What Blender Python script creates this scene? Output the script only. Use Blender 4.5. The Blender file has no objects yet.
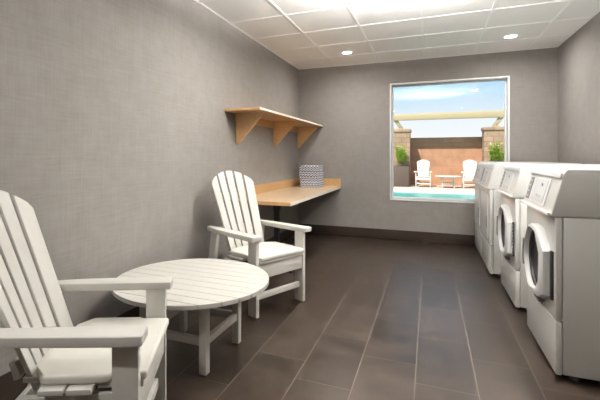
import bpy, bmesh, math, random
from mathutils import Vector, Matrix
random.seed(7)
scene = bpy.context.scene
COL = scene.collection
PI = math.pi

# ------------------------------------------------------------------ materials
def new_mat(name):
    m = bpy.data.materials.new(name); m.use_nodes = True
    return m, m.node_tree.nodes, m.node_tree.links, m.node_tree.nodes['Principled BSDF']

def plain(name, col, rough=.5, metal=0., noise=0., nscale=8., bump=0., bscale=200., coat=0., spec=.5, emit=None, estr=0.):
    m, N, L, b = new_mat(name)
    b.inputs['Roughness'].default_value = rough
    b.inputs['Metallic'].default_value = metal
    b.inputs['Specular IOR Level'].default_value = spec
    b.inputs['Coat Weight'].default_value = coat
    tc = N.new('ShaderNodeTexCoord')
    nz = N.new('ShaderNodeTexNoise'); nz.inputs['Scale'].default_value = nscale; nz.inputs['Detail'].default_value = 5
    L.new(tc.outputs['Object'], nz.inputs['Vector'])
    mx = N.new('ShaderNodeMix'); mx.data_type = 'RGBA'
    k = 1 - noise
    mx.inputs[6].default_value = (col[0]*k, col[1]*k, col[2]*k, 1)
    mx.inputs[7].default_value = (min(1, col[0]*(1+noise)), min(1, col[1]*(1+noise)), min(1, col[2]*(1+noise)), 1)
    L.new(nz.outputs['Fac'], mx.inputs[0]); L.new(mx.outputs[2], b.inputs['Base Color'])
    if bump:
        n2 = N.new('ShaderNodeTexNoise'); n2.inputs['Scale'].default_value = bscale
        L.new(tc.outputs['Object'], n2.inputs['Vector'])
        bp = N.new('ShaderNodeBump'); bp.inputs['Strength'].default_value = bump; bp.inputs['Distance'].default_value = .002
        L.new(n2.outputs['Fac'], bp.inputs['Height']); L.new(bp.outputs['Normal'], b.inputs['Normal'])
    if emit:
        b.inputs['Emission Color'].default_value = (*emit, 1); b.inputs['Emission Strength'].default_value = estr
    return m

def math_node(N, L, op, a, b=None, c=None):
    n = N.new('ShaderNodeMath'); n.operation = op
    for i, v in enumerate((a, b, c)):
        if v is None: continue
        if isinstance(v, (int, float)): n.inputs[i].default_value = v
        else: L.new(v, n.inputs[i])
    return n.outputs[0]

def linen(name, c0, c1):
    m, N, L, b = new_mat(name)
    b.inputs['Roughness'].default_value = .75; b.inputs['Specular IOR Level'].default_value = .25
    tc = N.new('ShaderNodeTexCoord')
    outs = []
    for sc in ((6, 6, 120), (120, 120, 6)):
        mp = N.new('ShaderNodeMapping'); mp.inputs['Scale'].default_value = sc
        L.new(tc.outputs['Object'], mp.inputs['Vector'])
        nz = N.new('ShaderNodeTexNoise'); nz.inputs['Scale'].default_value = 1.; nz.inputs['Detail'].default_value = 3
        L.new(mp.outputs[0], nz.inputs['Vector']); outs.append(nz.outputs['Fac'])
    big = N.new('ShaderNodeTexNoise'); big.inputs['Scale'].default_value = 9; big.inputs['Detail'].default_value = 6
    L.new(tc.outputs['Object'], big.inputs['Vector'])
    s1 = math_node(N, L, 'ADD', outs[0], outs[1])
    s2 = math_node(N, L, 'ADD', s1, big.outputs['Fac'])
    f = math_node(N, L, 'MULTIPLY', math_node(N, L, 'SUBTRACT', s2, 1.5), 1.5)
    f = math_node(N, L, 'ADD', f, .5); 
    mx = N.new('ShaderNodeMix'); mx.data_type = 'RGBA'; mx.inputs[6].default_value = (*c0, 1); mx.inputs[7].default_value = (*c1, 1)
    L.new(f, mx.inputs[0]); L.new(mx.outputs[2], b.inputs['Base Color'])
    bp = N.new('ShaderNodeBump'); bp.inputs['Strength'].default_value = .25; bp.inputs['Distance'].default_value = .002
    L.new(s1, bp.inputs['Height']); L.new(bp.outputs['Normal'], b.inputs['Normal'])
    return m

def floor_mat():
    m, N, L, b = new_mat('floor_tile')
    geo = N.new('ShaderNodeNewGeometry'); sp = N.new('ShaderNodeSeparateXYZ'); L.new(geo.outputs['Position'], sp.inputs[0])
    W, H = .305, .61
    xs = math_node(N, L, 'DIVIDE', math_node(N, L, 'ADD', sp.outputs[0], .073), W)
    col = math_node(N, L, 'FLOOR', xs); u = math_node(N, L, 'FRACT', xs)
    ph = math_node(N, L, 'MULTIPLY', math_node(N, L, 'ADD', col, 1.), .4067)
    ys = math_node(N, L, 'DIVIDE', math_node(N, L, 'SUBTRACT', math_node(N, L, 'SUBTRACT', sp.outputs[1], .098), ph), H)
    row = math_node(N, L, 'FLOOR', ys); v = math_node(N, L, 'FRACT', ys)
    du = math_node(N, L, 'MULTIPLY', math_node(N, L, 'SUBTRACT', .5, math_node(N, L, 'ABSOLUTE', math_node(N, L, 'SUBTRACT', u, .5))), W)
    dv = math_node(N, L, 'MULTIPLY', math_node(N, L, 'SUBTRACT', .5, math_node(N, L, 'ABSOLUTE', math_node(N, L, 'SUBTRACT', v, .5))), H)
    gu = math_node(N, L, 'LESS_THAN', du, .0024); gv = math_node(N, L, 'LESS_THAN', dv, .0018)
    g = math_node(N, L, 'MAXIMUM', gu, gv)
    cb = N.new('ShaderNodeCombineXYZ'); L.new(col, cb.inputs[0]); L.new(row, cb.inputs[1])
    wn = N.new('ShaderNodeTexWhiteNoise'); wn.noise_dimensions = '2D'; L.new(cb.outputs[0], wn.inputs['Vector'])
    nz = N.new('ShaderNodeTexNoise'); nz.inputs['Scale'].default_value = 5; nz.inputs['Detail'].default_value = 8; nz.inputs['Roughness'].default_value = .65
    off = N.new('ShaderNodeVectorMath'); off.operation = 'ADD'; L.new(geo.outputs['Position'], off.inputs[0])
    of2 = N.new('ShaderNodeVectorMath'); of2.operation = 'SCALE'; L.new(wn.outputs['Color'], of2.inputs[0]); of2.inputs['Scale'].default_value = 7
    L.new(of2.outputs[0], off.inputs[1]); L.new(off.outputs[0], nz.inputs['Vector'])
    f = math_node(N, L, 'ADD', math_node(N, L, 'MULTIPLY', wn.outputs['Value'], .42), math_node(N, L, 'MULTIPLY', math_node(N, L, 'SUBTRACT', nz.outputs['Fac'], .40), 1.7))
    cl = N.new('ShaderNodeClamp'); L.new(f, cl.inputs[0]); f = cl.outputs[0]
    mx = N.new('ShaderNodeMix'); mx.data_type = 'RGBA'
    mx.inputs[6].default_value = (.009, .0055, .0035, 1); mx.inputs[7].default_value = (.066, .046, .033, 1)
    L.new(f, mx.inputs[0])
    m2 = N.new('ShaderNodeMix'); m2.data_type = 'RGBA'; L.new(g, m2.inputs[0]); L.new(mx.outputs[2], m2.inputs[6])
    m2.inputs[7].default_value = (.16, .13, .105, 1)
    L.new(m2.outputs[2], b.inputs['Base Color'])
    rr = math_node(N, L, 'ADD', math_node(N, L, 'MULTIPLY', nz.outputs['Fac'], .30), .20)
    rr = math_node(N, L, 'ADD', rr, math_node(N, L, 'MULTIPLY', g, .3))
    b.inputs['Specular Tint'].default_value = (1, .84, .70, 1)
    L.new(rr, b.inputs['Roughness']); b.inputs['Specular IOR Level'].default_value = .75
    bp = N.new('ShaderNodeBump'); bp.inputs['Strength'].default_value = .3; bp.inputs['Distance'].default_value = .002
    L.new(math_node(N, L, 'SUBTRACT', math_node(N, L, 'MULTIPLY', nz.outputs['Fac'], .3), g), bp.inputs['Height'])
    L.new(bp.outputs['Normal'], b.inputs['Normal'])
    return m

def wood(name, c0, c1, rough=.35, axis='Y'):
    m, N, L, b = new_mat(name)
    b.inputs['Roughness'].default_value = rough
    tc = N.new('ShaderNodeTexCoord'); mp = N.new('ShaderNodeMapping')
    mp.inputs['Scale'].default_value = {'Y': (30, 1.5, 30), 'X': (1.5, 30, 30), 'Z': (30, 30, 1.5)}[axis]
    L.new(tc.outputs['Object'], mp.inputs['Vector'])
    nz = N.new('ShaderNodeTexNoise'); nz.inputs['Scale'].default_value = 1.; nz.inputs['Detail'].default_value = 5; nz.inputs['Distortion'].default_value = .6
    L.new(mp.outputs[0], nz.inputs['Vector'])
    mx = N.new('ShaderNodeMix'); mx.data_type = 'RGBA'; mx.inputs[6].default_value = (*c0, 1); mx.inputs[7].default_value = (*c1, 1)
    L.new(nz.outputs['Fac'], mx.inputs[0]); L.new(mx.outputs[2], b.inputs['Base Color'])
    return m

def block_mat(name, c0, c1, cm, bw, bh, scale=1.):
    m, N, L, b = new_mat(name)
    b.inputs['Roughness'].default_value = .9
    geo = N.new('ShaderNodeNewGeometry'); sp = N.new('ShaderNodeSeparateXYZ'); L.new(geo.outputs['Position'], sp.inputs[0])
    cb = N.new('ShaderNodeCombineXYZ'); L.new(math_node(N, L, 'ADD', sp.outputs[0], sp.outputs[1]), cb.inputs[0]); L.new(sp.outputs[2], cb.inputs[1])
    br = N.new('ShaderNodeTexBrick'); br.inputs['Scale'].default_value = scale
    br.inputs['Brick Width'].default_value = bw; br.inputs['Row Height'].default_value = bh; br.inputs['Mortar Size'].default_value = .012
    br.inputs['Color1'].default_value = (*c0, 1); br.inputs['Color2'].default_value = (*c1, 1); br.inputs['Mortar'].default_value = (*cm, 1)
    L.new(cb.outputs[0], br.inputs['Vector'])
    nz = N.new('ShaderNodeTexNoise'); nz.inputs['Scale'].default_value = 3; nz.inputs['Detail'].default_value = 6; L.new(geo.outputs['Position'], nz.inputs['Vector'])
    hs = N.new('ShaderNodeHueSaturation'); L.new(br.outputs['Color'], hs.inputs['Color'])
    L.new(math_node(N, L, 'ADD', math_node(N, L, 'MULTIPLY', nz.outputs['Fac'], .7), .65), hs.inputs['Value'])
    L.new(hs.outputs[0], b.inputs['Base Color'])
    return m

def water_mat():
    m, N, L, b = new_mat('pool_water')
    b.inputs['Base Color'].default_value = (.03, .30, .28, 1); b.inputs['Specular IOR Level'].default_value = .12; b.inputs['Roughness'].default_value = .25
    tc = N.new('ShaderNodeTexCoord'); nz = N.new('ShaderNodeTexNoise'); nz.inputs['Scale'].default_value = 3; nz.inputs['Detail'].default_value = 4
    L.new(tc.outputs['Object'], nz.inputs['Vector'])
    bp = N.new('ShaderNodeBump'); bp.inputs['Strength'].default_value = .25; bp.inputs['Distance'].default_value = .05
    L.new(nz.outputs['Fac'], bp.inputs['Height']); L.new(bp.outputs['Normal'], b.inputs['Normal'])
    return m

def pane_mat(name, tint=(1, 1, 1)):
    m, N, L, b = new_mat(name)
    out = N['Material Output']; N.remove(b)
    tr = N.new('ShaderNodeBsdfTransparent'); tr.inputs[0].default_value = (*tint, 1)
    gl = N.new('ShaderNodeBsdfGlossy'); gl.inputs['Roughness'].default_value = .02
    fr = N.new('ShaderNodeFresnel'); fr.inputs[0].default_value = 1.45
    mx = N.new('ShaderNodeMixShader'); L.new(fr.outputs[0], mx.inputs[0]); L.new(tr.outputs[0], mx.inputs[1]); L.new(gl.outputs[0], mx.inputs[2])
    L.new(mx.outputs[0], out.inputs[0])
    return m

def towel_mat(name, seed):
    m, N, L, b = new_mat(name)
    b.inputs['Roughness'].default_value = .95
    tc = N.new('ShaderNodeTexCoord'); sp = N.new('ShaderNodeSeparateXYZ'); L.new(tc.outputs['Object'], sp.inputs[0])
    # diamond / chevron weave in blue-grey on white, on the folds
    zig = math_node(N, L, 'ABSOLUTE', math_node(N, L, 'SUBTRACT', math_node(N, L, 'FRACT', math_node(N, L, 'MULTIPLY', math_node(N, L, 'ADD', sp.outputs[0], sp.outputs[1]), 22.)), .5))
    a = math_node(N, L, 'ADD', math_node(N, L, 'MULTIPLY', sp.outputs[2], 33.), math_node(N, L, 'MULTIPLY', zig, 1.2))
    fr = math_node(N, L, 'FRACT', math_node(N, L, 'ADD', a, seed))
    g = math_node(N, L, 'LESS_THAN', fr, .5)
    mx = N.new('ShaderNodeMix'); mx.data_type = 'RGBA'; L.new(g, mx.inputs[0])
    mx.inputs[6].default_value = (.72, .71, .70, 1); mx.inputs[7].default_value = (.10, .125, .22, 1)
    L.new(mx.outputs[2], b.inputs['Base Color'])
    return m

M = {}
M['wall'] = linen('taupe_linen_wallcovering', (.252, .230, .211), (.296, .273, .254))
M['floor'] = floor_mat()
M['ceil'] = plain('ceiling_panel', (.90, .89, .87), .9, noise=.015, nscale=60, bump=.3, bscale=350)
M['grid'] = plain('ceiling_grid', (.95, .95, .94), .5)
M['base'] = plain('dark_baseboard', (.030, .020, .015), .6, spec=.2, noise=.1)
M['trimw'] = plain('white_trim', (.84, .83, .81), .4)
M['alu'] = plain('window_aluminium', (.50, .50, .51), .35, metal=.3)
M['pane'] = pane_mat('window_glass')
M['poly'] = plain('white_lumber', (.60, .58, .53), .5, noise=.04, nscale=20, bump=.15, bscale=120)
M['cush'] = plain('cream_cushion', (.66, .64, .575), .9, noise=.03, nscale=40, bump=.4, bscale=500)
M['enamel'] = plain('white_enamel', (.66, .65, .615), .28, noise=.01, coat=.2)
M['enamel2'] = plain('white_plastic', (.74, .73, .71), .35)
M['panelg'] = plain('console_panel_grey', (.62, .62, .62), .4)
M['greyp'] = plain('grey_plastic', (.20, .19, .19), .4)
M['black'] = plain('black_steel', (.015, .014, .014), .4)
M['rubber'] = plain('dark_gasket', (.035, .03, .03), .5)
M['drum'] = plain('drum_steel', (.25, .23, .23), .3, metal=.9)
M['doorglass'] = plain('dark_door_glass', (.010, .006, .007), .3, spec=.1)
M['maple'] = wood('maple_laminate', (.52, .30, .125), (.62, .39, .18), .35)
M['mapletop'] = wood('maple_worktop', (.60, .42, .25), (.68, .51, .33), .3)
M['edge'] = plain('pale_edge_banding', (.86, .80, .70), .35)
M['lens'] = plain('lamp_lens', (.9, .9, .88), .4, emit=(1, .95, .86), estr=12)
M['stone'] = block_mat('tan_split_block', (.30, .20, .13), (.38, .26, .17), (.22, .15, .10), .42, .2)
M['terra'] = block_mat('terracotta_block', (.42, .225, .13), (.46, .245, .14), (.39, .21, .13), .8, .4)
M['capw'] = block_mat('brown_cap_block', (.34, .20, .12), (.38, .23, .14), (.30, .18, .11), .8, .2)
M['deck'] = plain('pale_concrete', (.50, .43, .36), .85, noise=.08, nscale=2)
M['terrace_bounce'] = plain('white_bounce_paving', (.82, .80, .76), .8, noise=.03)  # kept very pale so the unseen ground bounces light indoors
M['coping'] = plain('cream_coping', (.78, .70, .58), .8, noise=.04)
M['water'] = water_mat()
M['beam'] = plain('tan_painted_beam', (.42, .34, .20), .6, noise=.04)
M['planter'] = plain('dark_planter', (.10, .07, .055), .7, noise=.1)
M['leafA'] = plain('green_leaf', (.36, .50, .06), .5, noise=.35, nscale=6)
M['stem'] = plain('plant_stem', (.14, .12, .04), .7)
M['soil'] = plain('soil', (.05, .035, .025), .95)
M['ext'] = plain('exterior_stucco', (.5, .42, .34), .9)

# ------------------------------------------------------------------ mesh helpers
def bm_box(bm, a, b, bev=0., seg=2):
    a = Vector(a); b = Vector(b)
    r = bmesh.ops.create_cube(bm, size=1.)
    for v in r['verts']:
        v.co = Vector([(a[i]+b[i])/2 + v.co[i]*(b[i]-a[i]) for i in range(3)])
    if bev:
        es = list({e for v in r['verts'] for e in v.link_edges})
        bmesh.ops.bevel(bm, geom=es, offset=bev, segments=seg, affect='EDGES', profile=.5)

def bm_prism(bm, pts, fn0, fn1, bev=0., seg=2):
    """extrude a polygon: fn0/fn1 map 2D pts to the two faces"""
    v0 = [bm.verts.new(fn0(*p)) for p in pts]; v1 = [bm.verts.new(fn1(*p)) for p in pts]
    n = len(pts)
    fs = [bm.faces.new(v0), bm.faces.new(list(reversed(v1)))]
    for i in range(n):
        fs.append(bm.faces.new((v0[i], v1[i], v1[(i+1) % n], v0[(i+1) % n])))
    bmesh.ops.recalc_face_normals(bm, faces=fs)
    if bev:
        es = list({e for f in fs for e in f.edges})
        bmesh.ops.bevel(bm, geom=es, offset=bev, segments=seg, affect='EDGES', profile=.5)

def bm_bar(bm, p, q, w, h, side=(0, 1, 0), bev=0.):
    """box beam from p to q, w along side, h along the third axis"""
    p = Vector(p); q = Vector(q); d = (q-p); s = Vector(side).normalized(); s = (s - d.normalized()*s.dot(d.normalized())).normalized()
    t = d.normalized().cross(s)
    vs = []
    for o in (p, q):
        for a, b in ((-1, -1), (1, -1), (1, 1), (-1, 1)):
            vs.append(bm.verts.new(o + s*a*w/2 + t*b*h/2))
    F = [(0, 1, 2, 3), (7, 6, 5, 4), (0, 4, 5, 1), (1, 5, 6, 2), (2, 6, 7, 3), (3, 7, 4, 0)]
    fs = [bm.faces.new([vs[i] for i in f]) for f in F]
    bmesh.ops.recalc_face_normals(bm, faces=fs)
    if bev:
        bmesh.ops.bevel(bm, geom=list({e for f in fs for e in f.edges}), offset=bev, segments=2, affect='EDGES', profile=.5)

def bm_lathe(bm, prof, center, axis='Z', n=48, close=False):
    """prof: list of (r, h); revolve about axis through center"""
    rings = []
    for r, h in prof:
        ring = []
        if r < 1e-6:
            pts = [(0, 0)]
        else:
            pts = [(r*math.cos(2*PI*i/n), r*math.sin(2*PI*i/n)) for i in range(n)]
        for a, b in pts:
            co = {'Z': (a, b, h), 'X': (h, a, b), 'Y': (a, h, b)}[axis]
            ring.append(bm.verts.new(Vector(co)+Vector(center)))
        rings.append(ring)
    fs = []
    pairs = list(zip(rings, rings[1:]))
    if close: pairs.append((rings[-1], rings[0]))
    for A, B in pairs:
        if len(A) == 1 and len(B) == 1: continue
        for i in range(n):
            j = (i+1) % n
            if len(A) == 1: fs.append(bm.faces.new((A[0], B[i], B[j])))
            elif len(B) == 1: fs.append(bm.faces.new((A[i], A[j], B[0])))
            else: fs.append(bm.faces.new((A[i], A[j], B[j], B[i])))
    bmesh.ops.recalc_face_normals(bm, faces=fs)

def obj(name, bm, mat, parent=None, loc=None, smooth=True, kind=None, label=None):
    me = bpy.data.meshes.new(name); bm.to_mesh(me); bm.free()
    me.materials.append(mat)
    if smooth:
        for p in me.polygons: p.use_smooth = True
        me.set_sharp_from_angle(angle=math.radians(35))
    o = bpy.data.objects.new(name, me); COL.objects.link(o)
    if loc is not None: o.location = loc
    if parent: o.parent = parent
    if kind: o['kind'] = kind
    if label: o['label'] = label
    return o

def tag(o, label, cat, group=None):
    o['label'] = label; o['category'] = cat
    if group: o['group'] = group
    return o

def thing(name, label, cat, loc=(0, 0, 0), rz=0., group=None):
    o = bpy.data.objects.new(name, None); COL.objects.link(o)
    o.empty_display_size = .1
    o.location = loc; o.rotation_euler = (0, 0, rz)
    return tag(o, label, cat, group)

def copy_tree(o, parent=None):
    c = o.copy(); COL.objects.link(c)
    if parent: c.parent = parent
    for ch in [x for x in list(bpy.data.objects) if x.parent == o]:
        copy_tree(ch, c)
    return c

def B(): return bmesh.new()

def box_obj(name, a, b, mat, parent=None, bev=0., kind=None, label=None):
    bm = B(); bm_box(bm, a, b, bev); return obj(name, bm, mat, parent, kind=kind, label=label)

# ------------------------------------------------------------------ room
XL, XR, YB, YF, ZC = -1.93, 1.50, 6.20, -2.2, 2.61
T = .15
box_obj('floor', (XL, YF, -.12), (XR, YB, 0), M['floor'], kind='structure')
box_obj('ceiling', (XL, YF, ZC), (XR, YB, ZC+.25), M['ceil'], kind='structure')
box_obj('wall_left', (XL-T, YF, -.12), (XL, YB, ZC+.25), M['wall'], kind='structure')
box_obj('wall_right', (XR, YF, -.12), (XR+T, YB, ZC+.25), M['wall'], kind='structure')
box_obj('wall_front', (XL-T, YF-T, -.12), (XR+T, YF, ZC+.25), M['wall'], kind='structure')
WX0, WX1, WZ0, WZ1 = -.52, .955, .60, 2.265
WT = .16
bm = B()
bm_box(bm, (XL-T, YB, -.12), (WX0, YB+WT, ZC+.25))
bm_box(bm, (WX1, YB, -.12), (XR+T, YB+WT, ZC+.25))
bm_box(bm, (WX0, YB, -.12), (WX1, YB+WT, WZ0))
bm_box(bm, (WX0, YB, WZ1), (WX1, YB+WT, ZC+.25))
obj('wall_back', bm, M['wall'], kind='structure', smooth=False)

def baseboard(name, a, b):
    box_obj(name, a, b, M['base'], bev=.003, kind='structure')
baseboard('baseboard_back', (XL+.012, YB-.012, 0), (XR, YB, .15))
baseboard('baseboard_left', (XL, YF, 0), (XL+.012, YB-.013, .15))
baseboard('baseboard_right', (XR-.012, YF, 0), (XR, YB-.013, .15))

# suspended ceiling grid (one continuous grid)
bm = B()
x = -1.317
gx = [-1.317+.622*k for k in range(5)]
for x in gx: bm_box(bm, (x-.012, YF, ZC-.004), (x+.012, YB, ZC))
gy = []
y = 3.77
while y - .615 > YF: y -= .615
while y < YB - .05:
    gy.append(y); y += .615
for y in gy: bm_box(bm, (XL, y-.012, ZC-.0035), (XR, y+.012, ZC))
bm_box(bm, (XL, YF, ZC-.005), (XL+.02, YB, ZC)); bm_box(bm, (XR-.02, YF, ZC-.005), (XR, YB, ZC)); bm_box(bm, (XL, YB-.02, ZC-.005), (XR, YB, ZC))
obj('trim_1', bm, M['grid'], kind='structure', smooth=False)

# window
w = bpy.data.objects.new('window_1', None); COL.objects.link(w); w['kind'] = 'structure'; w.location = (0, YB, 0)
def ring_bm(x0, x1, z0, z1, t, y0, y1, bev=.002):
    bm = B()
    for a, b in (((x0, y0, z0), (x0+t, y1, z1)), ((x1-t, y0, z0), (x1, y1, z1)), ((x0+t, y0, z0), (x1-t, y1, z0+t)), ((x0+t, y0, z1-t), (x1-t, y1, z1))):
        bm_box(bm, a, b, bev)
    return bm
obj('window_trim', ring_bm(WX0-.018, WX1+.018, WZ0-.018, WZ1+.018, .018, -.012, .0), M['trimw'], w)
obj('window_reveal', ring_bm(WX0, WX1, WZ0, WZ1, .008, 0, .11, 0), M['alu'], w)
obj('window_frame', ring_bm(WX0+.008, WX1-.008, WZ0+.008, WZ1-.008, .018, .07, .11), M['trimw'], w)
bm = B(); bm_box(bm, (WX0+.03, .088, WZ0+.03), (WX1-.03, .092, WZ1-.03)); obj('pane', bm, M['pane'], w)

# recessed downlights
def downlight(x, y, label, power):
    t = thing('recessed_downlight', label, 'ceiling light', (x, y, ZC), 0, 'recessed downlights in the ceiling')
    bm = B(); bm_lathe(bm, [(.085, 0), (.085, -.006), (.078, -.009), (.062, -.006), (.060, 0)], (0, 0, -.0001), n=40); obj('trim_ring', bm, M['grid'], t)
    bm = B(); bm_lathe(bm, [(.060, -.002), (.058, -.004), (0, -.005)], (0, 0, 0), n=40); obj('lens', bm, M['lens'], t)
    ld = bpy.data.lights.new('downlight_lamp', 'AREA'); ld.shape = 'DISK'; ld.size = .11; ld.energy = power; ld.color = (1, .98, .955); ld.spread = PI*.95
    lo = bpy.data.objects.new('downlight_lamp', ld); COL.objects.link(lo); lo.location = (0, 0, -.012); lo.parent = t
LP = 9
downlight(-1.02, 5.44, 'round recessed downlight in ceiling above the wooden shelf, left one', LP)
downlight(.865, 5.44, 'round recessed downlight in ceiling above the window and washing machines, right one', LP)
downlight(-1.02, 3.1, 'added out-of-view downlight in the ceiling above the round table', 6)  # added lamp above the frame, fills the table side
downlight(.86, 3.1, 'added out-of-view downlight in the ceiling above the nearest washing machine', 22)  # added lamp above the frame, lights the machine side
downlight(-1.02, -.3, 'added unseen downlight in the ceiling behind the camera, on the side of the chairs', 15)  # added lamp behind the camera, lifts the chair sides
downlight(.86, -.3, 'added unseen downlight in the ceiling behind the camera, on the side of the machines', 1)  # added lamp behind the camera, very weak fill
def fill_uplight(x, y, label, power):  # added pendant just out of view, there to brighten the ceiling
    t = thing('added_fill_pendant', label, 'ceiling light', (x, y, ZC), 0, 'added fill pendants')
    bm = B(); bm_lathe(bm, [(0, -.0055), (.06, -.0055), (.06, -.03), (.006, -.034), (.006, -.20), (0, -.20)], (0, 0, 0), n=24); obj('rod', bm, M['alu'], t)
    bm = B(); bm_lathe(bm, [(0, -.33), (.12, -.32), (.20, -.285), (.235, -.24), (.225, -.24), (.19, -.28), (.11, -.308), (0, -.32)], (0, 0, 0), n=48); obj('bowl', bm, M['grid'], t)
    bm = B(); bm_lathe(bm, [(0, -.25), (.10, -.25), (.10, -.30), (0, -.30)], (0, 0, 0), n=32); obj('lens', bm, M['lens'], t)
    ld = bpy.data.lights.new('added_fill_lamp', 'AREA'); ld.shape = 'DISK'; ld.size = .2; ld.energy = power; ld.color = (1, .99, .975)
    lo = bpy.data.objects.new('added_fill_lamp', ld); COL.objects.link(lo); lo.location = (0, 0, -.235); lo.rotation_euler = (PI, 0, 0); lo.parent = t
fill_uplight(-.05, 2.85, 'added white bowl pendant out of view, brightening the ceiling between the round table and the washing machines', 205)

# ------------------------------------------------------------------ shelf, worktop, towels
SX, SY0, SZ = .395, 3.66, 1.705
sh = thing('wall_shelf', 'light maple wall shelf on triangular brackets above the worktop', 'shelf', (XL, SY0, 0))
L_ = YB - SY0 - .002
box_obj('shelf_board', (.001, 0, SZ-.022), (SX-.003, L_, SZ), M['maple'], sh)
box_obj('edge_band', (SX-.003, 0, SZ-.022), (SX, L_, SZ), M['edge'], sh, label='pale front edge band')
box_obj('back_rail', (.001, .25, SZ-.11), (.02, L_, SZ-.0225), M['maple'], sh)
for y in (3.90, 5.02, 6.08):
    yy = y - SY0
    bm = B()
    pts = [(.021, SZ-.023), (.33, SZ-.023), (.33, SZ-.05), (.055, SZ-.35), (.021, SZ-.35)]
    bm_prism(bm, pts, lambda a, c: (a, yy-.009, c), lambda a, c: (a, yy+.009, c))
    obj('bracket', bm, M['maple'], sh)

DZ, DX, DY0 = .766, .675, 3.77
dk = thing('worktop', 'light maple worktop with raised backsplash along the left wall', 'counter', (XL, DY0, 0))
L_ = YB - DY0 - .002
box_obj('top', (.001, .003, DZ-.034), (DX-.003, L_, DZ), M['mapletop'], dk)
bm = B(); bm_box(bm, (DX-.003, 0, DZ-.034), (DX, L_, DZ)); obj('edge_band', bm, M['edge'], dk, label='pale front edge band')
box_obj('end_band', (.001, 0, DZ-.034), (DX-.003, .003, DZ), M['maple'], dk)
bm = B(); bm_box(bm, (.001, .0, DZ+.0005), (.02, L_, DZ+.11)); bm_box(bm, (.02, L_-.02, DZ+.0005), (DX, L_, DZ+.11)); obj('backsplash', bm, M['maple'], dk)
for yy in (.28,):
    bm = B()
    bm_box(bm, (.04, yy-.02, DZ-.055), (.60, yy+.02, DZ-.0345))
    bm_prism(bm, [(.385, DZ-.056), (.48, DZ-.056), (.455, DZ-.13), (.45, .0), (.405, .0), (.40, DZ-.13)], lambda a, c: (a, yy-.02, c), lambda a, c: (a, yy+.02, c))
    bm_box(bm, (.25, yy-.02, 0), (.405, yy+.02, .02))
    bm_box(bm, (.45, yy-.02, 0), (.60, yy+.02, .02))
    obj('leg', bm, M['black'], dk, label='black steel leg under the worktop')

def towel(z, h, dx, dy, rz, label, seed, first):
    bm = B(); hw, hd = .14, .18
    # three folded layers wrapped by one rounded fold
    n = 2
    for k in range(n):
        z0 = h*k/n + .0006*k; z1 = h*(k+1)/n
        bm_box(bm, (-hw+.002*k, -hd, z0), (hw-.001*k, hd-.003*k, z1-.0005), min(.011, h/n*.42), 4)
    t = obj('folded_towel', bm, towel_mat('towel_weave_%d' % first, seed))
    t.location = (-1.635+dx, 5.92+dy, z); t.rotation_euler = (0, 0, rz)
    return tag(t, label, 'towel', 'folded towels on the worktop')
z = DZ+.0005; hs = [.077, .078, .077, .080]
lb = ['folded blue and white patterned towel at the bottom of the stack on the worktop',
      'folded blue and white patterned towel second from the bottom of the stack',
      'folded blue and white patterned towel second from the top of the stack',
      'folded blue and white patterned towel topmost on the stack, under the shelf']
for i in range(4):
    towel(z, hs[i], [.004, 0, -.004, -.008][i], [0, .004, -.002, .003][i], [.0, .02, -.015, .03][i], lb[i], i*.27, i)
    z += hs[i]+.0006

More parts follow.
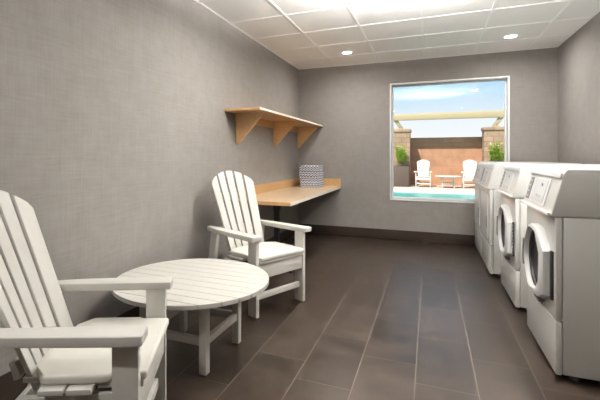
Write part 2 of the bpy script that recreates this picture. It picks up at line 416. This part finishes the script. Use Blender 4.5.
# ------------------------------------------------------------------ adirondack chair
def make_chair(label, cushion=True):
    t = thing('adirondack_chair', label, 'chair')
    m = M['poly']
    for s in (-1, 1):
        bm = B(); bm_box(bm, (-.092, s*.265-.016, 0), (0, s*.265+.016, .5835), .003); obj('leg', bm, m, t)
        bm = B()
        f = lambda a, c, d: (a, s*.265+d, c)
        bm_prism(bm, [(-.665, 0), (-.575, 0), (-.490, .5835), (-.570, .5835)], lambda a, c: f(a, c, -.016), lambda a, c: f(a, c, .016), .003)
        obj('leg', bm, m, t)
        bm = B()
        pts = [(.020, .243), (.025, .248), (.025, .333), (.017, .341), (-.05, .341), (-.42, .326), (-.61, .295), (-.62, .283), (-.62, .25), (-.61, .243)]
        pts = [(a, s*b) for a, b in pts]
        bm_prism(bm, pts, lambda a, b: (a, b, .584), lambda a, b: (a, b, .62), .004, 3); obj('armrest', bm, m, t)
        bm = B(); bm_bar(bm, (-.093, s*.232, .345), (-.43, s*.232, .330), .030, .075, (0, 1, 0), .003); obj('side_rail', bm, m, t)
    box_obj('front_apron', (-.034, -.2485, .283), (-.006, .2485, .3995), m, t, .003)
    box_obj('front_stretcher', (-.06, -.2485, .118), (-.032, .2485, .163), m, t, .003)
    box_obj('rear_stretcher', (-.615, -.2485, .12), (-.59, .2485, .17), m, t, .003)
    # seat slats across
    n = 5
    for k in range(n):
        x1 = .010 if k == 0 else .030 - k*.094; x0 = .030 - k*.094 - .087
        bm = B(); hw = .247 if k < 2 else (.290 if k < 4 else .20)
        bm_box(bm, (x0, -hw, .4), (x1, hw, .420), .003); obj('seat_slat', bm, m, t)
    # reclined fan back of five slats
    zb, zt, fb, ft = .37, 1.09, -.415, -.685
    def bp(u, v, d):   # u across, v: 0..1 up the back, d: thickness offset
        w_ = .188 + (.252-.188)*v
        F_ = fb + (ft-fb)*v; Z_ = zb + (zt-zb)*v
        cv = .035*(u*u)     # gently dished
        return Vector((F_ + cv - d*.945, u*w_, Z_ - d*.33))
    n = 5
    for k in range(n):
        u0 = -1 + 2*k/n + .046; u1 = -1 + 2*(k+1)/n - .046
        if k == 0: u0 = -1
        if k == n-1: u1 = 1
        bm = B()
        top = lambda u: 1. - .135*(u*u)**1.0 - .02*(abs(u) > .95)
        cols = [u0 + (u1-u0)*i/4 for i in range(5)]
        rows = [0, .25, .5, .75, 1]
        vf = [[bm.verts.new(bp(u, r*top(u), 0)) for r in rows] for u in cols]
        vb = [[bm.verts.new(bp(u, r*top(u), .02)) for r in rows] for u in cols]
        fs = []
        for i in range(4):
            for j in range(4):
                fs.append(bm.faces.new((vf[i][j], vf[i+1][j], vf[i+1][j+1], vf[i][j+1])))
                fs.append(bm.faces.new((vb[i][j], vb[i][j+1], vb[i+1][j+1], vb[i+1][j])))
            fs.append(bm.faces.new((vf[i][4], vf[i+1][4], vb[i+1][4], vb[i][4])))
            fs.append(bm.faces.new((vf[i][0], vb[i][0], vb[i+1][0], vf[i+1][0])))
        for j in range(4):
            fs.append(bm.faces.new((vf[0][j], vf[0][j+1], vb[0][j+1], vb[0][j])))
            fs.append(bm.faces.new((vf[4][j], vb[4][j], vb[4][j+1], vf[4][j+1])))
        bmesh.ops.recalc_face_normals(bm, faces=fs)
        es = [e for e in bm.edges if len(e.link_faces) == 2 and e.calc_face_angle(0) > .9]
        bmesh.ops.bevel(bm, geom=es, offset=.003, segments=2, affect='EDGES', profile=.5)
        obj('back_slat', bm, m, t)
    for v, hw in ((.10, .175), (.315, .240), (.70, .20)):
        bm = B(); c = bp(0, v, .0205+.013)
        bm_bar(bm, c + Vector((0, -hw, 0)), c + Vector((0, hw, 0)), .026, .065, (1, 0, .33), .003); obj('back_rail', bm, m, t)
    return t

def make_cushion(label, chair):
    bm = B()
    # pad follows the slats, rear corners cut away around the back
    pts = [(.02, -.237), (.02, .237), (.008, .246), (-.10, .246), (-.118, .262), (-.335, .262), (-.39, .19), (-.395, .0), (-.39, -.19), (-.335, -.262), (-.118, -.262), (-.10, -.246), (.008, -.246)]
    bm_prism(bm, pts, lambda a, b: (a, b, 0), lambda a, b: (a, b, .033), .011, 4)
    o = obj('seat_cushion', bm, M['cush'])
    o.matrix_world = chair.matrix_world
    o.location = chair.location + Vector((0, 0, .4205)); o.rotation_euler = chair.rotation_euler
    return tag(o, label, 'cushion', 'cushions on the patio chairs')

GR = 'white adirondack chairs'
c1 = make_chair('white slatted armchair with fan back, in the room beside the wooden worktop')
c1['group'] = GR
c1.location = (-1.086, 3.047, 0); c1.rotation_euler = (0, 0, math.atan2(-.412, .911))
def chair_copy(x, y, ang, label):
    c = copy_tree(c1); c.location = (x, y, 0); c.rotation_euler = (0, 0, ang); c['label'] = label; return c
c2 = chair_copy(-1.056, 1.386, math.radians(26), 'large white slatted armchair nearest the camera, cut off by the left edge')
make_cushion('thin cream seat cushion on the white chair beside the worktop', c1)
make_cushion('thin cream seat cushion on the nearest white chair at the left edge', c2)

# ------------------------------------------------------------------ round table
def make_table(label):
    t = thing('round_table', label, 'table')
    m = M['poly']; R, z0, z1 = .480, .432, .457
    bm = B(); n = 11; w_ = 2*R/n; g = .0035
    for k in range(n):
        a = -R + k*w_ + g/2; b_ = a + w_ - g
        if k == 0: a = -R+.004
        if k == n-1: b_ = R-.004
        pts = []
        S = 8
        for i in range(S+1):
            y = a + (b_-a)*i/S; pts.append((math.sqrt(max(R*R-y*y, .0001)), y))
        for i in range(S+1):
            y = b_ - (b_-a)*i/S; pts.append((-math.sqrt(max(R*R-y*y, .0001)), y))
        bm_prism(bm, pts, lambda p, q: (p, q, z0), lambda p, q: (p, q, z1), .002, 1)
    obj('tabletop', bm, m, t)
    d = .207
    for sx in (-1, 1):
        for sy in (-1, 1):
            bm = B(); bm_box(bm, (sx*d-.023, sy*d-.023, 0), (sx*d+.023, sy*d+.023, z0-.0005), .004); obj('leg', bm, m, t)
    for s in (-1, 1):
        box_obj('apron', (-d+.024, s*d-.014, .365), (d-.024, s*d+.014, z0-.0005), m, t, .003)
        box_obj('apron', (s*d-.014, -d+.024, .365), (s*d+.014, d-.024, z0-.0005), m, t, .003)
        box_obj('stretcher', (-d+.024, s*d-.014, .155), (d-.024, s*d+.014, .20), m, t, .003)
        box_obj('stretcher', (s*d-.014, -d+.024, .155), (s*d+.014, d-.024, .20), m, t, .003)
    return t
GT = 'round slatted low tables'
tb = make_table('low round white slatted table between the two chairs inside the room'); tb['group'] = GT
tb.location = (-1.375, 2.185, 0)

# ------------------------------------------------------------------ laundry machines
def rounded_rect(y0, y1, z0, z1, r, n=6):
    pts = []
    for cy, cz, a0 in ((y1-r, z1-r, 0), (y0+r, z1-r, 90), (y0+r, z0+r, 180), (y1-r, z0+r, 270)):
        for i in range(n+1):
            a = math.radians(a0 + 90*i/n); pts.append((cy+r*math.cos(a), cz+r*math.sin(a)))
    return pts

MW, MD = .71, .76   # width, depth
def machine_body(t, name_mat='enamel'):
    m = M[name_mat]
    # cabinet sides/back, front panel, lower panel, sloping console housing
    box_obj('cabinet', (.034, 0, .035), (MD, MW, .888), m, t, .006)
    box_obj('front_panel', (0, 0, .322), (.0325, MW, .888), m, t, .008)
    box_obj('lower_panel', (0, 0, .03), (.0325, MW, .317), m, t, .008)
    bm = B()
    pts = [(-.025, .8905), (.038, 1.130), (.055, 1.152), (MD, 1.152), (MD, .8905)]
    bm_prism(bm, pts, lambda a, c: (a, 0, c), lambda a, c: (a, MW, c), .007, 3)
    obj('console_housing', bm, m, t)
    for x in (.10, MD-.08):
        for y in (.06, MW-.06):
            bm = B(); bm_lathe(bm, [(0, 0), (.022, 0), (.022, .012), (.012, .016), (.012, .036), (0, .036)], (x, y, 0), n=20); obj('foot', bm, M['greyp'], t)
    bm = B(); bm_box(bm, (.20, -.0015, .055), (MD-.02, .0005, .06)); 
    obj('side_seam', bm, M['panelg'], t)

def slope(y0, y1, z0, z1, d0, d1):
    """block lying on the sloped console face (z0..z1 measured up the face)"""
    k = (.063)/(1.130-.8905); nx, nz = -.967, .2544
    bm = B()
    def P(y, zz, d): return Vector((-.025 + k*(zz-.8905) + nx*d, y, zz + nz*d))
    vs = [bm.verts.new(P(y, zz, d)) for d in (d0, d1) for y, zz in ((y0, z0), (y1, z0), (y1, z1), (y0, z1))]
    fs = [bm.faces.new([vs[i] for i in f]) for f in [(0, 3, 2, 1), (4, 5, 6, 7), (0, 1, 5, 4), (1, 2, 6, 5), (2, 3, 7, 6), (3, 0, 4, 7)]]
    bmesh.ops.recalc_face_normals(bm, faces=fs)
    bmesh.ops.bevel(bm, geom=list(bm.edges), offset=min(.0025, abs(d1-d0)*.4), segments=2, affect='EDGES')
    return bm
def slope_pt(y, zz, d=0.):
    k = (.063)/(1.130-.8905); return Vector((-.025 + k*(zz-.8905) - .967*d, y, zz+.2544*d))

def console(t):
    obj('top_lip', slope(.004, MW-.004, 1.10, 1.128, 0.0, .012), M['enamel2'], t)
    obj('console_lip', slope(.004, MW-.004, .8925, .908, 0.0, .016), M['enamel2'], t)
    c = obj('control_panel', slope(.17, MW-.05, .925, 1.085, 0.0, .005), M['enamel2'], t)
    obj('display_bezel', slope(.21, .50, .94, 1.075, .0052, .0075), M['panelg'], c, label='grey control display panel')
    st = obj('button_strip', slope(.56, MW-.07, .935, 1.08, .0052, .008), M['greyp'], c, label='dark button strip')
    for k in range(4):
        z = .950 + k*.034
        obj('button', slope(.590, MW-.10, z, z+.010, .0082, .012), M['enamel2'], c)
    # round dial dot
    bm = B(); q = slope_pt(.31, 1.045, .0076)
    bm_lathe(bm, [(0, 0), (.013, 0), (.012, -.004), (0, -.005)], (0, 0, 0), 'X', 20)
    for v in bm.verts: v.co += q
    obj('indicator', bm, M['greyp'], c)
    for k in range(3):
        bm = B(); q = slope_pt(.29+.05*k, .975, .0078); bm_box(bm, q + Vector((-.002, -.015, -.008)), q + Vector((.001, .015, .008)), .0005)
        obj('key', bm, M['enamel2'], c)

def make_washer(label, slots=False):
    t = thing('washing_machine', label, 'washing machine'); machine_body(t); console(t)
    cy, cz = .335, .588
    # door: ring with a squared hinge side, projecting from the front
    R = .215
    pts = []
    for i in range(41):
        a = math.radians(-80 + 160*i/40); pts.append((cy + R*math.cos(a), cz + R*math.sin(a)))
    pts += [(cy-.10, cz+R*.96), (cy-.265, cz+R*.45), (cy-.265, cz-R*.70), (cy-.12, cz-R*.97)]
    N_ = len(pts)
    bm = B()
    inner = []
    rin = .190
    for (y, z) in pts:
        a = math.atan2(z-cz, y-cy); inner.append((cy+rin*math.cos(a), cz+rin*math.sin(a)))
    def loop(P, x): return [bm.verts.new((x, y, z)) for y, z in P]
    sc = lambda P, s_: [(cy+(y-cy)*s_, cz+(z-cz)*s_) for y, z in P]
    loops = [loop(pts, -.0015), loop(pts, -.030), loop(sc(pts, .975), -.042), loop(sc(pts, .90), -.050), loop(sc(inner, 1.03), -.048), loop(inner, -.042), loop(sc(inner, .965), -.012), loop(sc(inner, .965), -.0015)]
    fs = []
    for A, C in zip(loops, loops[1:]+loops[:1]):
        for i in range(N_):
            j = (i+1) % N_; fs.append(bm.faces.new((A[i], A[j], C[j], C[i])))
    bmesh.ops.recalc_face_normals(bm, faces=fs)
    dr = obj('door', bm, M['enamel2'], t)
    bm = B(); bm_lathe(bm, [(.181, -.003), (.182, -.022), (.176, -.026), (.168, -.020), (.166, -.003)], (0, cy, cz), 'X', 48); obj('gasket', bm, M['rubber'], dr, label='dark inner door ring')
    bm = B(); bm_lathe(bm, [(.167, -.004), (.165, -.010), (.10, -.014), (0, -.016)], (0, cy, cz), 'X', 48); obj('door_glass', bm, M['doorglass'], dr, label='dark round door glass')
    # hand pull on the far rim
    bm = B()
    P = []
    for i in range(13):
        a = math.radians(-24+48*i/12); P.append((cy+.219*math.cos(a), cz+.219*math.sin(a)))
    for i in range(13):
        a = math.radians(24-48*i/12); P.append((cy+.200*math.cos(a), cz+.200*math.sin(a)))
    bm_prism(bm, P, lambda y, z: (-.028, y, z), lambda y, z: (-.056, y, z), .002); obj('door_pull', bm, M['greyp'], dr, label='grey door pull')
    # dark strip for the door recess shadow on the near side, latch lug below
    box_obj('recess_shade', (-.012, .032, cz-.165), (.0005, .067, cz+.105), M['rubber'], t, .002, label='dark strip standing in for the door recess shadow')
    if slots:
        bm = B()
        for k in range(9): bm_box(bm, (-.016, .036, cz-.15+.028*k), (-.0122, .060, cz-.15+.028*k+.012), .0003)
        o = obj('vent_strip', bm, M['panelg'], t, label='strip of light and dark vent slots beside the door'); o['kind'] = 'stuff'
    box_obj('latch', (-.03, cy-.10, cz-.240), (.0005, cy+.02, cz-.226), M['greyp'], t, .003, label='dark latch lug below the door')
    return t

def make_dryer(label):
    t = thing('tumble_dryer', label, 'tumble dryer'); machine_body(t); console(t)
    bm = B()
    bm_prism(bm, rounded_rect(.10, .62, .36, .84, .05), lambda y, z: (.0005, y, z), lambda y, z: (-.012, y, z), .003, 3)
    d = obj('door', bm, M['enamel2'], t)
    bm = B(); bm_prism(bm, rounded_rect(.125, .165, .48, .60, .012), lambda y, z: (-.0125, y, z), lambda y, z: (-.016, y, z), .001); obj('handle', bm, M['greyp'], d, label='dark recessed handle')
    return t

w1 = make_washer('white front-load washing machine nearest the camera at the right edge'); w1.location = (.632, 2.655, 0)
w1['group'] = 'white front-load washing machines'
w2 = make_washer('white front-load washing machine with slotted strip beside its door, second from the camera', True); w2.location = (.622, 3.715, 0)
w2['group'] = w1['group']
d1 = make_dryer('white tumble dryer with flat square door, third machine from the camera'); d1.location = (.560, 4.675, 0)
d1['group'] = 'white tumble dryers'
d2 = copy_tree(d1); d2.location = (.560, 5.42, 0); d2['label'] = 'white tumble dryer standing against the window wall, farthest in the row'

# ------------------------------------------------------------------ outside: patio and pool
box_obj('ground', (-25, YB+WT, -.6), (30, 8.2, -.02), M['terrace_bounce'], kind='structure')  # strip hidden below the sill, whitened to bounce sun onto the ceiling
box_obj('ground', (-25, 15.9, -.6), (30, 45, -.002), M['deck'], kind='structure')
pool = thing('swimming_pool', 'turquoise swimming pool with cream coping seen outside the window', 'pool', (0, 8.2, 0))
box_obj('basin', (-14, .0, -.6), (16, 7.0, -.5), M['coping'], pool)
box_obj('water', (-14, .001, -.49), (16, 6.999, -.05), M['water'], pool)
bm = B(); bm_box(bm, (-14, 7.0, -.6), (16, 7.7, .0), .01); bm_box(bm, (-14, -.0, -.6), (16, -.0+.001, -.02)); obj('coping', bm, M['coping'], pool, label='cream coping along the water')

YW = 18.7
bm = B(); bm_box(bm, (-20, YW, -.002), (24, YW+.3, 1.62)); obj('wall_patio', bm, M['terra'], kind='structure')
bm = B(); bm_box(bm, (-20, YW-.02, 1.6202), (24, YW+.32, 2.02), .01); obj('trim_2', bm, M['capw'], kind='structure')

def pillar(x0, x1, label):
    t = thing('stone_pillar', label, 'pillar', ((x0+x1)/2, YW-.45, 0), 0, 'stone pillars at the patio wall')
    hw = (x1-x0)/2
    box_obj('shaft', (-hw, -.35, -.002), (hw, .42, 2.24), M['stone'], t)
    box_obj('cap', (-hw-.04, -.39, 2.2405), (hw+.04, .42, 2.36), M['stone'], t, .01)
pillar(-1.75, -.76, 'tan stone block pillar at left in the window view, behind the planter')
pillar(1.96, 3.1, 'tan stone block pillar at right in the window view, above the washing machines')

pg = thing('pergola', 'tan painted pergola beam carried over the patio wall on short posts', 'pergola', (0, YW-.7, 0))
box_obj('beam', (-5, -.10, 2.73), (6.5, .10, 2.99), M['beam'], pg, .01)
for x, sg in ((-1.18, -1), (2.40, 1)):
    bm = B(); bm_bar(bm, (x-sg*.10, .10, 2.358), (x+sg*.16, .02, 2.76), .15, .15, (0, 1, 0), .02); obj('brace', bm, M['beam'], pg)
    bm = B(); bm_box(bm, (x-sg*.02-.12, .0, 2.3605), (x-sg*.02+.12, .24, 2.40), .01); obj('base_plate', bm, M['beam'], pg)

def leafy(x, y, label, h0, w_, seed):
    random.seed(seed)
    p = thing('planter_box', 'dark square planter box outside the window, the %s one of the two' % label, 'planter', (x, y, 0), 0, 'dark planter boxes on the patio')
    bm = B(); bm_box(bm, (-w_, -.25, 0), (w_, .25, h0), .01); obj('box', bm, M['planter'], p)
    box_obj('soil', (-w_+.03, -.22, h0+.0003), (w_-.03, .22, h0+.012), M['soil'], p)
    q = thing('leafy_shrub', 'bright green leafy shrub growing in the %s planter box outside' % label, 'plant', (x, y, h0+.0135), 0, 'green shrubs in the planters')
    st = B(); lf = B()
    for k in range(38):
        a = random.uniform(0, 2*PI); r = random.uniform(.02, w_*.7); hh = random.uniform(.45, .85)
        base = Vector((r*math.cos(a)*.8, r*math.sin(a)*.4, 0)); tip = base + Vector((random.uniform(-.18, .18), random.uniform(-.12, .12), hh))
        bm_bar(st, base + Vector((0, 0, .006)), tip, .008, .008, (1, .2, 0))
        for j in range(16):
            f = random.uniform(.25, 1.0); c = base.lerp(tip, f); b_ = random.uniform(0, 2*PI); el = random.uniform(-.2, 1.)
            dv = Vector((math.cos(b_)*math.cos(el), math.sin(b_)*math.cos(el), math.sin(el))); sd = dv.cross(Vector((0, 0, 1))).normalized()
            l_ = random.uniform(.08, .15); wd = .034
            up = sd.cross(dv)*.012
            v = [lf.verts.new(c), lf.verts.new(c+dv*l_*.5+sd*wd+up), lf.verts.new(c+dv*l_), lf.verts.new(c+dv*l_*.5-sd*wd+up)]
            lf.faces.new(v)
    obj('stem', st, M['stem'], q, smooth=False); obj('foliage', lf, M['leafA'], q, smooth=False)
leafy(-1.075, 17.45, 'left', .82, .31, 3)
leafy(2.30, 17.45, 'right', .88, .36, 5)

chair_copy(-.245, 17.25, -PI/2, 'small white adirondack chair outside across the pool, left of the patio table')
chair_copy(1.45, 17.25, -PI/2, 'small white adirondack chair outside across the pool, right of the patio table')
t2 = copy_tree(tb); t2.location = (.66, 17.40, 0); t2['label'] = 'small white patio table outside across the pool, between two chairs'

# ------------------------------------------------------------------ sky, sun, camera
wd = bpy.data.worlds.new('sky'); scene.world = wd; wd.use_nodes = True
N = wd.node_tree.nodes; L = wd.node_tree.links; bg = N['Background']
tc = N.new('ShaderNodeTexCoord'); sp = N.new('ShaderNodeSeparateXYZ'); L.new(tc.outputs['Generated'], sp.inputs[0])
cr = N.new('ShaderNodeValToRGB'); e = cr.color_ramp.elements
e[0].position = 0.0; e[0].color = (.90, .90, .89, 1)
e[1].position = .5; e[1].color = (.40, .56, .78, 1)
for p_, c_ in ((.08, (.80, .87, .91, 1)), (.16, (.38, .64, .86, 1)), (.25, (.46, .64, .82, 1))):
    n_ = e.new(p_); n_.color = c_
L.new(sp.outputs[2], cr.inputs[0])
nz = N.new('ShaderNodeTexNoise'); nz.inputs['Scale'].default_value = 5; nz.inputs['Detail'].default_value = 6
mp = N.new('ShaderNodeMapping'); mp.inputs['Scale'].default_value = (1, 1, 3.5); L.new(tc.outputs['Generated'], mp.inputs['Vector']); L.new(mp.outputs[0], nz.inputs['Vector'])
cr2 = N.new('ShaderNodeValToRGB'); cr2.color_ramp.elements[0].position = .45; cr2.color_ramp.elements[0].color = (0, 0, 0, 1); cr2.color_ramp.elements[1].position = .75; cr2.color_ramp.elements[1].color = (.25, .25, .25, 1)
L.new(nz.outputs['Fac'], cr2.inputs[0])
mx = N.new('ShaderNodeMix'); mx.data_type = 'RGBA'; L.new(cr2.outputs[0], mx.inputs[0]); L.new(cr.outputs[0], mx.inputs[6]); mx.inputs[7].default_value = (.85, .9, .93, 1)
L.new(mx.outputs[2], bg.inputs['Color']); bg.inputs['Strength'].default_value = .66

sl = bpy.data.lights.new('sun', 'SUN'); sl.energy = 4.6; sl.angle = math.radians(1); sl.color = (1, .95, .86)
so = bpy.data.objects.new('sun', sl); COL.objects.link(so)
so.rotation_euler = Vector((.25, .55, -.83)).to_track_quat('-Z', 'Y').to_euler()

cd = bpy.data.cameras.new('camera'); cam = bpy.data.objects.new('camera', cd); COL.objects.link(cam)
cd.sensor_fit = 'HORIZONTAL'; cd.sensor_width = 36; cd.lens = 404.8/600*36
cd.shift_x = (300-260)/600; cd.shift_y = -(200-156.4)/600
cam.location = (0, 0, 1.22); cam.rotation_euler = (PI/2, 0, math.radians(22.744))
cd.clip_start = .02; cd.clip_end = 500
scene.camera = cam

vs = scene.view_settings
vs.view_transform = 'Standard'; vs.look = 'None'; vs.gamma = 1; vs.use_curve_mapping = False
vs.exposure = .82
